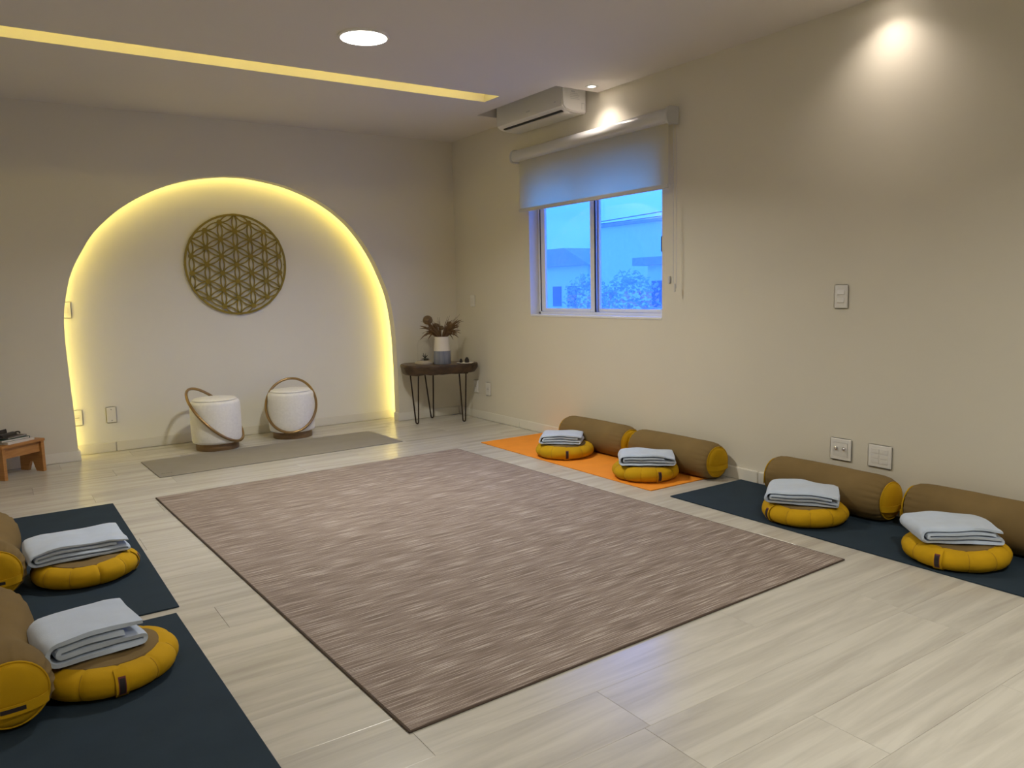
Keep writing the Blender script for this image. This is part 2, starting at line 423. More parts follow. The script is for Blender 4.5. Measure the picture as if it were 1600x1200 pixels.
o = MB().box(SX0+0.02, SX1-0.02, SY0+0.001, SY0+0.007, H+0.055, H+0.067).build('led_strip', ECOVE)
tag(o, 'warm yellow LED strip inside the long ceiling slot', 'light')

# baseboards
BH, BT = 0.072, 0.014
def board(parent, x0, x1, y0, y1):
    return MB().box(x0, x1, y0, y1, 0.0, BH).build('board', MBASE, parent, bevel=0.004)
br = struct(empty('baseboard_right'))
for a, c in ((YF, 0.42), (0.423, 2.822), (2.8255, 5.22), (5.223, YB-0.001)): board(br, XR-BT, XR, a, c)
bb = struct(empty('baseboard_back'))
board(bb, XL, 0.470+BT, YB-BT, YB); board(bb, 2.980-BT, XR-BT-0.001, YB-BT, YB)
board(bb, 2.980-BT, 2.980, YB+0.001, YB+PT); board(bb, 0.470, 0.470+BT, YB+0.001, YB+PT)
bn = struct(empty('baseboard_niche'))
board(bn, 0.10, 0.735, YN-BT, YN); board(bn, 0.738, 2.2, YN-BT, YN); board(bn, 2.203, 3.4, YN-BT, YN)
bl = struct(empty('baseboard_left')); board(bl, XL, XL+BT, YF, YB-BT-0.001)

# window: frame, two sliding sashes with panes
wi = struct(empty('window_1'), 'white aluminium sliding window with two panes')
gx = XR + 0.085
b = MB(); ft = 0.035
b.box(gx, gx+0.06, WY0, WY0+ft*0.5, WZ0, WZ1); b.box(gx, gx+0.06, WY1-0.02, WY1, WZ0, WZ1)
b.box(gx, gx+0.06, WY0, WY1, WZ0, WZ0+0.025); b.box(gx, gx+0.06, WY0, WY1, WZ1-0.03, WZ1)
b.build('window_frame', MALU, wi, bevel=0.002)
def sash(y0, y1, x, st0, st1):
    b = MB()
    b.box(x, x+0.022, y0, y0+st0, WZ0+0.026, WZ1-0.031); b.box(x, x+0.022, y1-st1, y1, WZ0+0.026, WZ1-0.031)
    b.box(x, x+0.022, y0+st0, y1-st1, WZ0+0.026, WZ0+0.05); b.box(x, x+0.022, y0+st0, y1-st1, WZ1-0.07, WZ1-0.031)
    s = b.build('sash', MALU, wi, bevel=0.002)
    MB().box(x+0.009, x+0.013, y0+st0-0.004, y1-st1+0.004, WZ0+0.048, WZ1-0.067).build('pane', MGLASS, s)
    g = MB(); g.box(x-0.002, x+0.004, y1-0.004, y1+0.006, WZ0+0.026, WZ1-0.031); g.build('gasket', MGASKET, s)
    return s
sash(4.362, 5.022, gx+0.004, 0.055, 0.055)
s2 = sash(3.622, 4.392, gx+0.032, 0.03, 0.045)
MB().box(gx-0.004, gx+0.004, 4.349, 4.359, WZ0+0.026, WZ1-0.031).build('gasket', MGASKET, wi)
MB().box(gx-0.012, gx+0.03, 3.66, 3.685, 1.36, 1.46).build('latch', MGASKET, s2, bevel=0.003)
MB().box(XR-0.004, gx, WY0, WY1, WZ0-0.012, WZ0+0.004).build('window_sill', MALU, wi, bevel=0.002)

# ------------------------------------------------------------------ roller blind
bl_ = empty('roller_blind', (3.54, 4.25, 1.75)); tag(bl_, 'half lowered grey screen roller blind over the window', 'blind')
by0, by1 = 3.455, 5.145
prof = [(3.598,2.208),(3.53,2.208),(3.505,2.195),(3.495,2.165),(3.497,2.138),(3.51,2.124),(3.598,2.124)]
def off(ob): ob.location = ob.location - bl_.location if False else ob.location; return ob
inv = Vector((-3.54, -4.25, -1.75))
def child_world(ob): ob.location = inv; return ob
child_world(MB().prism(prof, lambda u,v,d: (u,d,v), by0+0.022, by1-0.02).build('cassette', MCASS, bl_, smooth=True))
child_world(MB().prism([(3.598,2.218),(3.525,2.218),(3.50,2.202),(3.488,2.168),(3.491,2.132),(3.505,2.114),(3.598,2.114)], lambda u,v,d: (u,d,v), by0, by0+0.022).build('end_cap', MCASS, bl_, bevel=0.003))
child_world(MB().prism([(3.598,2.218),(3.525,2.218),(3.50,2.202),(3.488,2.168),(3.491,2.132),(3.505,2.114),(3.598,2.114)], lambda u,v,d: (u,d,v), by1-0.02, by1).build('end_cap', MCASS, bl_, bevel=0.003))
fb = MB(); N = 24
fv = []; ff = []
for i in range(N+1):
    for j in range(9):
        yy = 3.495 + (5.095-3.495)*i/N; zz = 1.752 + (2.125-1.752)*j/8
        fv.append((3.548 + 0.0015*math.sin(yy*9), yy, zz))
for i in range(N):
    for j in range(8): ff.append((i*9+j, (i+1)*9+j, (i+1)*9+j+1, i*9+j+1))
child_world(fb.add(fv, ff).build('fabric', MBLIND, bl_, smooth=True))
child_world(MB().box(3.540, 3.556, 3.487, 5.105, 1.734, 1.762).build('bottom_bar', MCASS, bl_, bevel=0.005))
c = MB()
c.tube([(3.53, 3.435, 2.11), (3.53, 3.433, 1.16)], 0.0016, 6); c.tube([(3.56, 3.437, 2.11), (3.56, 3.437, 1.12)], 0.0016, 6)
ch = child_world(c.build('chain', MCASS, bl_, smooth=True))
child_world(MB().lathe([(0.002,0),(0.0055,0.005),(0.006,0.035),(0.003,0.052)], 10, (3.545, 3.435, 1.10)).build('chain_weight', MCASS, bl_, smooth=True))
child_world(MB().box(3.588, 3.599, 3.52, 3.54, 1.155, 1.20).build('chain_guide', MCASS, bl_, bevel=0.003))

# ------------------------------------------------------------------ air conditioner
ac = empty('air_conditioner', (3.49, 4.76, 2.345)); tag(ac, 'white split air conditioner set into the ceiling recess', 'air conditioner')
def wc(ob, root): ob.location = -root.location; return ob
ay0, ay1 = 4.335, 5.165
prof = [(3.598,2.345),(3.50,2.347),(3.45,2.352),(3.415,2.362),(3.394,2.380),(3.390,2.41),(3.390,2.60),(3.41,2.62),(3.598,2.62)]
wc(MB().prism(prof, lambda u,v,d: (u,d,v), ay0+0.012, ay1-0.012).build('body', MAC, ac, smooth=True, autosmooth=math.radians(35)), ac)
prof2 = [(3.596,2.350),(3.50,2.352),(3.455,2.357),(3.42,2.366),(3.400,2.384),(3.396,2.41),(3.396,2.60),(3.415,2.615),(3.596,2.615)]
for a, c_ in ((ay0, ay0+0.0115), (ay1-0.0115, ay1)):
    wc(MB().prism(prof2, lambda u,v,d: (u,d,v), a, c_).build('side_panel', MAC, ac, bevel=0.002), ac)
wc(MB().box(3.418, 3.436, ay0+0.05, ay1-0.06, 2.352, 2.3625).build('air_slot', MHOLE, ac), ac)
wc(MB().box(3.44, 3.52, ay0+0.05, ay1-0.06, 2.3455, 2.352).build('louvre', MAC, ac, bevel=0.002), ac)
wc(MB().box(3.3885, 3.3905, 4.72, 4.765, 2.412, 2.420).build('badge', MCASS, ac), ac)
wc(MB().box(3.3885, 3.3905, 4.41, 4.43, 2.412, 2.420).build('badge', MCASS, ac), ac)
b = MB()
for k in range(4): b.box(3.46, 3.54-0.012*(k%2), ay0-0.0008, ay0+0.0002, 2.432+0.011*k, 2.436+0.011*k)
b.box(3.468, 3.50, ay0-0.0008, ay0+0.0002, 2.476, 2.486)
wc(b.build('rating_print', MCASS, ac), ac)
b = MB()
for (y0_, y1_, z0_, z1_) in ((3.558, 3.562, 2.368, 2.412), (3.582, 3.586, 2.368, 2.412), (3.562, 3.582, 2.408, 2.412)): b.box(y0_, y1_, ay0-0.0008, ay0+0.0002, z0_, z1_)
wc(b.build('knockout', MCASS, ac), ac)

# ------------------------------------------------------------------ lamps
def downlight(x, y, label):
    t = empty('round_downlight', (x, y, H)); tag(t, label, 'ceiling light', 'round ceiling lights')
    MB().lathe([(0.120,-0.012),(0.131,-0.009),(0.135,0.0),(0.120,0.0)], 48, cap0=False, cap1=False).build('rim', MPLATE, t, smooth=True)
    MB().lathe([(0.120,-0.011),(0.120,-0.001)], 48).build('diffuser', EDOWN, t)
    ld = bpy.data.lights.new('panel_lamp', 'AREA'); ld.shape = 'DISK'; ld.size = 0.23; ld.energy = P_DOWN; ld.color = COL_DOWN; ld.spread = math.radians(140)
    lo = bpy.data.objects.new('panel_lamp', ld); COL.objects.link(lo); lo.parent = t; lo.location = (0, 0, -0.013)
    return t
downlight(1.752, 3.90, 'large round glowing ceiling light in front of the lit slot')
downlight(1.752, 0.20, 'second round ceiling light, above the near end of the room')
def spot(x, y, label, tilt=0.0):
    t = empty('recessed_spotlight', (x, y, H)); tag(t, label, 'spotlight', 'small recessed spotlights')
    MB().lathe([(0.024,-0.004),(0.040,-0.004),(0.044,0.0),(0.024,0.0)], 28, cap0=False, cap1=False).build('trim_ring', MPLATE, t, smooth=True)
    MB().lathe([(0.0235,-0.003),(0.0235,-0.0005)], 24).build('lens', ESPOT, t)
    ld = bpy.data.lights.new('spot_lamp', 'SPOT'); ld.energy = P_SPOT; ld.color = COL_SPOT; ld.spot_size = math.radians(122); ld.spot_blend = 1.0; ld.shadow_soft_size = 0.03
    lo = bpy.data.objects.new('spot_lamp', ld); COL.objects.link(lo); lo.parent = t; lo.location = (0, 0, -0.006); lo.rotation_euler = (0, tilt, 0)
    return t
spot(3.455, 4.102, 'small recessed spotlight beside the air conditioner')
spot(3.455, 2.11, 'small recessed spotlight washing the wall above the light switch')
spot(3.455, 0.12, 'small recessed spotlight nearest the camera on the right')
spot(-0.08, 4.10, 'small recessed spotlight by the left wall near the slot')
spot(-0.08, 2.11, 'added unseen spotlight brightening the left side above the near mats')  # no known lamp here, added out of view to brighten the left side

# ------------------------------------------------------------------ wall plates
def plate_right(name, yc, zc, w_, h_, label, cat, kind, grp='wall plates on the long wall'):
    t = empty(name, (XR, yc, zc)); tag(t, label, cat, grp)
    MB().box(-0.010, 0, -w_/2, w_/2, -h_/2, h_/2).build('plate', MPLATE, t, bevel=0.006, bseg=3)
    if kind == 'switch2':
        for z in (-0.018, 0.022):
            MB().prism([(-0.0095,-0.013),(-0.016,-0.011),(-0.0115,0.013),(-0.0095,0.013)], lambda u,v,d: (u,d,v+z), -0.020, 0.020).build('rocker', MPLATE2, t, bevel=0.001)
    if kind == 'sockets':
        MB().box(-0.0115, -0.0095, -0.042, 0.042, -0.036, 0.036).build('insert', MPLATE2, t, bevel=0.001)
        for yq in (-0.022, 0.022):
            s = MB().add([(-x_, y_, z_) for x_, y_, z_ in []], []) 
            s = MB()
            s.lathe([(0.010,0),(0.010,0.005),(0.006,0.006),(0.006,0.013),(0.003,0.0135)], 16)
            s.v = [(-0.0115-v[2], yq+v[0], 0.006+v[1]) for v in s.v]
            s.build('connector', MCHROME, t, smooth=True)
    if kind == 'blank4':
        for (ya, yb2) in ((-0.045,-0.0015),(0.0015,0.045)):
            for (za, zb) in ((-0.036,-0.013),(-0.011,0.011),(0.013,0.036)):
                MB().box(-0.0118, -0.0095, ya, yb2, za, zb).build('module', MPLATE2, t, bevel=0.001)
    if kind == 'outlet':
        MB().box(-0.0118, -0.0095, -0.022, 0.022, -0.022, 0.022).build('insert', MPLATE2, t, bevel=0.001)
        b = MB()
        for yq in (-0.0095, 0, 0.0095): b.lathe([(0.0024,0),(0.0024,0.0006)], 8, (yq, 0, 0))
        b.v = [(-0.0119-v[2], v[0], v[1]) for v in b.v]; b.build('socket_hole', MHOLE, t)
    if kind == 'single':
        MB().box(-0.0125, -0.0095, -0.012, 0.012, -0.02, 0.02).build('rocker', MPLATE2, t, bevel=0.001)
    return t
plate_right('light_switch', 2.335, 1.066, 0.078, 0.122, 'white two-rocker light switch at shoulder height on long wall', 'light switch', 'switch2')
plate_right('socket_plate', 2.313, 0.283, 0.122, 0.116, 'white wall plate with two metal connectors above the bolster', 'wall outlet', 'sockets')
plate_right('blank_plate', 2.101, 0.281, 0.126, 0.116, 'white wall plate with plain blank modules above the bolster', 'wall plate', 'blank4')
plate_right('light_switch', 5.925, 1.045, 0.072, 0.105, 'small white light switch near the corner above the plant table', 'light switch', 'single')
plate_right('wall_outlet', 5.705, 0.277, 0.078, 0.118, 'low white wall outlet right of the plant table', 'wall outlet', 'outlet')
plate_right('wall_outlet', 5.905, 0.285, 0.078, 0.118, 'low white wall outlet half behind the plant table', 'wall outlet', 'outlet')
def plate_niche(name, xc, zc, w_, h_, label, cat, kind):
    t = empty(name, (xc, YN, zc)); tag(t, label, cat, 'wall plates inside the arch')
    MB().box(-w_/2, w_/2, -0.010, 0, -h_/2, h_/2).build('plate', MPLATE, t, bevel=0.005, bseg=3)
    b = MB()
    if kind == 'outlet':
        MB().box(-0.022, 0.022, -0.0118, -0.0095, -0.022, 0.022).build('insert', MPLATE2, t, bevel=0.001)
        for q in (-0.0095, 0, 0.0095): b.lathe([(0.0028,0),(0.0028,0.0006)], 8, (q, 0, 0))
        b.v = [(v[0], -0.0119-v[2], v[1]) for v in b.v]; b.build('socket_hole', MHOLE, t)
    elif kind == 'blank':
        for q in (-0.042, 0.042):
            b = MB().lathe([(0.004,0),(0.004,0.0015),(0.002,0.002)], 10, (0, q, 0))
            b.v = [(v[0], -0.0099-v[2], v[1]) for v in b.v]; b.build('screw', MCHROME, t)
    else:
        MB().box(-0.014, 0.014, -0.0125, -0.0095, -0.022, 0.022).build('rocker', MPLATE2, t, bevel=0.001)
plate_niche('wall_outlet', 0.497, 0.277, 0.074, 0.118, 'white outlet at the lower left edge of the arch', 'wall outlet', 'outlet')
plate_niche('blank_plate', 0.722, 0.276, 0.072, 0.122, 'white blank wall plate with two screws inside the arch', 'wall plate', 'blank')
plate_niche('light_switch', 0.487, 1.063, 0.072, 0.118, 'white switch at the left edge of the arch, mid height', 'light switch', 'single')

# ------------------------------------------------------------------ flower-of-life wall disc
fd = empty('wall_disc', (1.705, YN-0.022, 1.385)); tag(fd, 'round gold cut-out flower pattern disc hung inside the arch', 'wall art')
RD = 0.397; q = RD/3.02
b = MB(); seg = 96; vs = []; fs = []
for k in range(seg):
    a = 2*PI*k/seg
    for r_, d in ((2.90*q,0),(3.02*q,0),(3.02*q,0.008),(2.90*q,0.008)): vs.append((r_*math.cos(a), d, r_*math.sin(a)))
for k in range(seg):
    k2 = (k+1) % seg
    for i in range(4): fs.append((k*4+i, k*4+(i+1)%4, k2*4+(i+1)%4, k2*4+i))
b.add(vs, fs).build('rim', MGOLD, fd)
nodes = []
for i in range(-3, 4):
    for j in range(-3, 4):
        if abs(i+j) <= 3:
            nodes.append((q*(math.sqrt(3)/2*i), q*(j + i/2)))
b = MB(); hw = 0.038*q
def arc(c, a0, a1, sg=8):
    vs = []; fs = []
    for k in range(sg+1):
        a = a0+(a1-a0)*k/sg
        for r_, d in ((q-hw,0.001),(q+hw,0.001),(q+hw,0.007),(q-hw,0.007)): vs.append((c[0]+r_*math.cos(a), d, c[1]+r_*math.sin(a)))
    for k in range(sg):
        for i in range(4): fs.append((k*4+i, k*4+(i+1)%4, (k+1)*4+(i+1)%4, (k+1)*4+i))
    b.add(vs, fs)
for i in range(len(nodes)):
    for j in range(i+1, len(nodes)):
        A, B = nodes[i], nodes[j]; dx, dz = B[0]-A[0], B[1]-A[1]
        if abs(math.hypot(dx, dz)-q) < 1e-4:
            mx_, mz_ = (A[0]+B[0])/2, (A[1]+B[1])/2; hx, hz = -dz*math.sqrt(3)/2, dx*math.sqrt(3)/2
            for s_ in (-1, 1):
                c = (mx_+s_*hx, mz_+s_*hz)
                a0 = math.atan2(A[1]-c[1], A[0]-c[0]); a1 = math.atan2(B[1]-c[1], B[0]-c[0])
                if a1-a0 > PI: a1 -= 2*PI
                if a1-a0 < -PI: a1 += 2*PI
                arc(c, a0, a1)
for (x, z) in nodes:
    if math.hypot(x, z) < 2.9*q:
        s = MB().lathe([(0.16*q, 0.0005), (0.16*q, 0.0075)], 12); b.add([(x+v[0], v[2], z+v[1]) for v in s.v], s.f)
b.build('lattice', MGOLD, fd)
for (x, z) in ((0, 2.96*q), (0, -2.96*q), (2.96*q, 0), (-2.96*q, 0)):
    s = MB().lathe([(0.008, 0.008), (0.008, 0.022)], 10); s.v = [(x+v[0], v[2], z+v[1]) for v in s.v]; s.build('standoff', MGOLD, fd)

# ------------------------------------------------------------------ rug and mats
def slab(name, L, W, t, m, loc, rz, label, cat, grp=None, cham=0.0015):
    o = MB().box(0, L, 0, W, 0, t).build(name, m, None, bevel=cham, bseg=1); o.location = loc; o.rotation_euler = (0,0,rz); tag(o, label, cat, grp); return o
rug = empty('rug', (0.820, 1.731, 0), 0.0341); tag(rug, 'large taupe woven area rug with pale streaks', 'rug')
RL, RW, RT = 2.031, 3.004, 0.007
MB().box(0.006, RL-0.006, 0.006, RW-0.006, 0.0005, RT).build('pile', MRUG, rug, bevel=0.001, bseg=1)
for (x0, x1, y0, y1) in ((0, RL, 0, 0.006), (0, RL, RW-0.006, RW), (0, 0.006, 0.006, RW-0.006), (RL-0.006, RL, 0.006, RW-0.006)):
    MB().box(x0, x1, y0, y1, 0.0004, RT-0.0006).build('binding', MRUGE, rug, bevel=0.0015, bseg=1)
def mat_thing(L, W, t, m, loc, rz, label, mark=False):
    root = empty('yoga_mat', loc, rz); tag(root, label, 'yoga mat', 'yoga mats')
    MB().box(0, L, 0, W, 0.0003, t).build('foam', m, root, bevel=0.0015, bseg=1)
    if mark:
        b = MB()
        for k, ww in enumerate((0.012, 0.008, 0.010, 0.006, 0.010)): b.box(0.03+0.014*k, 0.03+0.014*k+ww, 0.09, 0.106, t-0.0002, t+0.0002)
        b.build('print', MMARK, root)
    return root
mat_thing(1.735, 0.594, 0.005, MGRAYMAT, (0.834, 5.263, 0), 0.035, 'grey yoga mat in front of the arch and the poufs', True)
mat_thing(0.58, 1.80, 0.006, MORANGE, (3.003, 3.088, 0), 0.0, 'bright orange yoga mat along the long wall')
mat_thing(0.58, 1.80, 0.006, MBLUE, (3.003, 1.140, 0), 0.0, 'slate blue yoga mat along the long wall, right of the orange one')
mat_thing(0.562, 1.775, 0.006, MBLUE, (-0.058, 2.985, 0), 0.0, 'slate blue yoga mat on the left, farther from the camera')
mat_thing(0.566, 1.80, 0.006, MBLUE, (-0.056, 1.118, 0), 0.015, 'slate blue yoga mat on the left, nearest the camera')

# ------------------------------------------------------------------ meditation cushions
def make_cushion(seed):
    rnd = random.Random(seed); root = empty('meditation_cushion')
    R = 0.196; NP = 11; seg = NP*12; ph = rnd.random()
    prof = []
    for k in range(15):
        a = -PI/2 + PI*k/14
        prof.append((0.143 + 0.053*math.cos(a)**0.9 if math.cos(a) > 1e-6 else 0.143, 0.042 + 0.042*math.sin(a)))
    amps = [rnd.uniform(0.002, 0.007) for _ in range(NP)]
    def fn(r, z, a, i):
        s = (a/(2*PI)*NP) % 1.0; d = min(s, 1-s); k_ = int(round(a/(2*PI)*NP)) % NP
        pinch = amps[k_]*math.exp(-(d/0.07)**2)
        puff = 0.0035*math.sin(PI*s)
        rim = max(0, (r-0.143)/0.053)
        rr_ = r - pinch*rim + puff*rim
        zz = z + (0.003*math.sin(3*a+seed) if z > 0.04 else 0) - (pinch*0.6 if z > 0.06 else 0)
        return (rr_*math.cos(a), rr_*math.sin(a), max(0.0, zz))
    MB().lathe(prof, seg, fn=fn).build('gusset', MMUST, root, smooth=True)
    top = [(0.146, 0.080), (0.143, 0.0855), (0.115, 0.088), (0.07, 0.088), (0.02, 0.0875)]
    MB().lathe(top, 48, fn=lambda r, z, a, i: (r*math.cos(a), r*math.sin(a), z+0.003*math.sin(3*a+seed)+0.002*math.sin(2*a)*(r/0.15))).build('top_panel', MTAN, root, smooth=True)
    for k in range(NP):
        a = 2*PI*k/NP; pts = []
        for j in range(2, 13):
            r_, z_ = prof[j]; x, y_, zz = fn(r_, z_, a+1e-5, j); pts.append((x*1.0, y_*1.0, zz))
        MB().tube(pts, 0.0012, 5).build('seam', MSEAM, root, smooth=True)
    # carrying loop with woven label
    st = empty('strap'); bpy.data.objects.remove(st)
    b = MB(); vs = []; fs = []; wv = 0.017
    idx = list(range(1, 13))
    for j in idx:
        r_, z_ = prof[j]
        for sgn in (-1, 1):
            for ofs in (0.003, 0.0055):
                rr_ = r_+ofs*math.cos(-PI/2+PI*j/14)+0.0015; zz = z_+ofs*math.sin(-PI/2+PI*j/14)
                vs.append((rr_, sgn*wv, max(0.001, zz)))
    for i in range(len(idx)-1):
        a = 4*i; c = a+4
        fs += [(a, a+2, c+2, c), (a+1, c+1, c+3, a+3), (a, c, c+1, a+1), (a+2, a+3, c+3, c+2)]
    st = b.add(vs, fs).build('strap', MMUST, root, smooth=True)
    def patch(name, w0, j0, j1, o_, m, par):
        b = MB(); vs = []; fs = []; idx = [j0+(j1-j0)*t/5 for t in range(6)]
        for j in idx:
            an = -PI/2+PI*j/14; r_ = 0.143+0.053*max(0, math.cos(an))**0.9; z_ = 0.042+0.042*math.sin(an)
            for sgn in (-1, 1): vs.append((r_+o_*math.cos(an)+0.0015, sgn*w0, z_+o_*math.sin(an)))
        for i in range(5): fs.append((2*i, 2*i+1, 2*i+3, 2*i+2))
        return b.add(vs, fs).build(name, m, par, smooth=True)
    lb = patch('label_patch', 0.010, 4.2, 9.6, 0.0062, MLABR, st)
    patch('label_print', 0.0075, 4.7, 9.1, 0.0067, MLABEL, st)
    return root
cush = make_cushion(3)
CUSH = [((3.207,4.130),  -2.15, 'farthest round mustard meditation cushion, on the far half of the orange mat'),
        ((3.207,3.345),  -1.90, 'round mustard meditation cushion on the near half of the orange mat'),
        ((3.205,2.245),   2.75, 'round mustard meditation cushion on the blue mat below the wall plates'),
        ((3.200,1.535),  -3.0, 'round mustard meditation cushion at the right edge of the picture'),
        ((0.258,3.565),  -0.25, 'round mustard meditation cushion on the farther left blue mat'),
        ((0.220,2.560),  -1.50, 'round mustard meditation cushion on the nearest left blue mat, tan top showing')]
for i, (xy, rz, lb) in enumerate(CUSH):
    o = cush if i == 0 else copy_tree(cush)
    o.location = (xy[0], xy[1], 0.006); o.rotation_euler = (0, 0, rz); tag(o, lb, 'cushion', 'round meditation cushions')

# ------------------------------------------------------------------ bolsters (axis along local x)
def make_bolster(seed, waist=0.0):
    rnd = random.Random(seed); root = empty('bolster'); R, L = 0.112, 0.67; seg = 64
    prof = [(0.086,-L/2+0.004),(0.094,-L/2+0.010),(0.103,-L/2+0.028),(0.108,-L/2+0.06),(0.111,-L/2+0.11),(0.112,-L/2+0.18),(0.112,-0.08),(0.112,0.08)]
    prof = prof + [(r, -x) for r, x in reversed(prof[:-2])]
    full = []
    for i in range(len(prof)-1):
        for t in (0, 0.5): full.append((prof[i][0]*(1-t)+prof[i+1][0]*t, prof[i][1]*(1-t)+prof[i+1][1]*t))
    full.append(prof[-1])
    amp = [rnd.uniform(0.3, 1.0) for _ in range(22)]
    def place(r, x, a):
        e = min(1.0, (L/2-abs(x))/0.13)
        g = (1-e)*0.0045*math.cos(a*22)*amp[int(a/(2*PI)*22) % 22]
        rr_ = r + g + 0.003*noise.noise((x*7+seed, math.cos(a)*1.5, math.sin(a)*1.5)) - waist*math.exp(-((x-0.08)/0.12)**2)*(0.5+0.5*math.cos(a-0.5))
        y_, z_ = rr_*math.cos(a), rr_*math.sin(a)
        if z_ < -0.098: z_ = -0.098 + (z_+0.098)*0.25
        return (x, y_, z_+0.1025)
    b = MB(); vs = []; fs = []
    for (r, x) in full:
        for k in range(seg): vs.append(place(r, x, 2*PI*k/seg))
    for i in range(len(full)-1):
        for k in range(seg): fs.append((i*seg+k, (i+1)*seg+k, (i+1)*seg+(k+1)%seg, i*seg+(k+1)%seg))
    b.add(vs, fs).build('cover', MTAN, root, smooth=True)
    for s_ in (-1, 1):
        pr = [(0.0875,0.0),(0.085,0.007),(0.07,0.0165),(0.045,0.023),(0.015,0.025)]
        vs = []; fs = []
        for (r, d) in pr:
            for k in range(seg):
                a = 2*PI*k/seg; y_, z_ = r*math.cos(a), r*math.sin(a)
                vs.append((s_*(L/2-0.004+d+0.002*noise.noise((y_*20, z_*20, seed))), y_, z_+0.1025))
        for i in range(len(pr)-1):
            for k in range(seg): fs.append((i*seg+k, (i+1)*seg+k, (i+1)*seg+(k+1)%seg, i*seg+(k+1)%seg))
        fs.append(tuple(range((len(pr)-1)*seg, len(pr)*seg)))
        cap = MB().add(vs, fs).build('end_cap', MMUST, root, smooth=True)
        MB().tube([(s_*(L/2+0.0), 0.0885*math.cos(2*PI*k/40), 0.0885*math.sin(2*PI*k/40)+0.1025) for k in range(40)], 0.003, 6, closed=True).build('piping', MMUST, cap, smooth=True)
        # handle band across the lower part of the end
        vs = []; fs = []
        for k in range(13):
            t = -1+2*k/12; y_ = 0.084*t; xx = L/2+0.004+0.022*math.sqrt(max(0, 1-t*t))
            for z_ in (0.062-0.006*(1-t*t), 0.090-0.006*(1-t*t)): vs += [(s_*xx, y_, z_), (s_*(xx+0.003), y_, z_)]
        for k in range(12):
            a = 4*k; c = a+4
            fs += [(a, c, c+2, a+2), (a+1, a+3, c+3, c+1), (a, a+1, c+1, c), (a+2, c+2, c+3, a+3)]
        hb = MB().add(vs, fs).build('handle', MMUST, cap, smooth=True)
        vs = []; fs = []
        for k in range(5):
            t = -0.35+0.7*k/4; y_ = 0.084*t; xx = L/2+0.0075+0.022*math.sqrt(1-t*t)
            for z_ in (0.066, 0.078): vs.append((s_*xx, y_, z_))
        for k in range(4): fs.append((2*k, 2*k+1, 2*k+3, 2*k+2))
        if waist: MB().add(vs, fs).build('label_patch', MLABEL, hb)
    return root
bolA = make_bolster(11); bolB = make_bolster(23, waist=0.040)
BOLS = [(bolA, (3.482,4.100), -PI/2, 'tan bolster with mustard ends farthest along the long wall'),
        (bolA, (3.482,3.365), -PI/2, 'tan bolster with mustard ends on the near half of the orange mat'),
        (bolA, (3.482,2.300), -PI/2-0.03, 'tan bolster with mustard ends below the wall plates'),
        (bolA, (3.482,1.535), PI/2, 'tan bolster with mustard ends cut off by the right edge'),
        (bolB, (-0.058,3.800), -PI/2+0.02, 'tan bolster with mustard ends on the farther left mat'),
        (bolB, (-0.052,2.690), -PI/2+0.07, 'tan bolster with mustard ends nearest the camera on the left')]
seen = set()
for src, xy, rz, lb in BOLS:
    o = src if src not in seen else copy_tree(src); seen.add(src)
    o.location = (xy[0], xy[1], 0.006); o.rotation_euler = (0, 0, rz); tag(o, lb, 'bolster', 'tan bolsters')

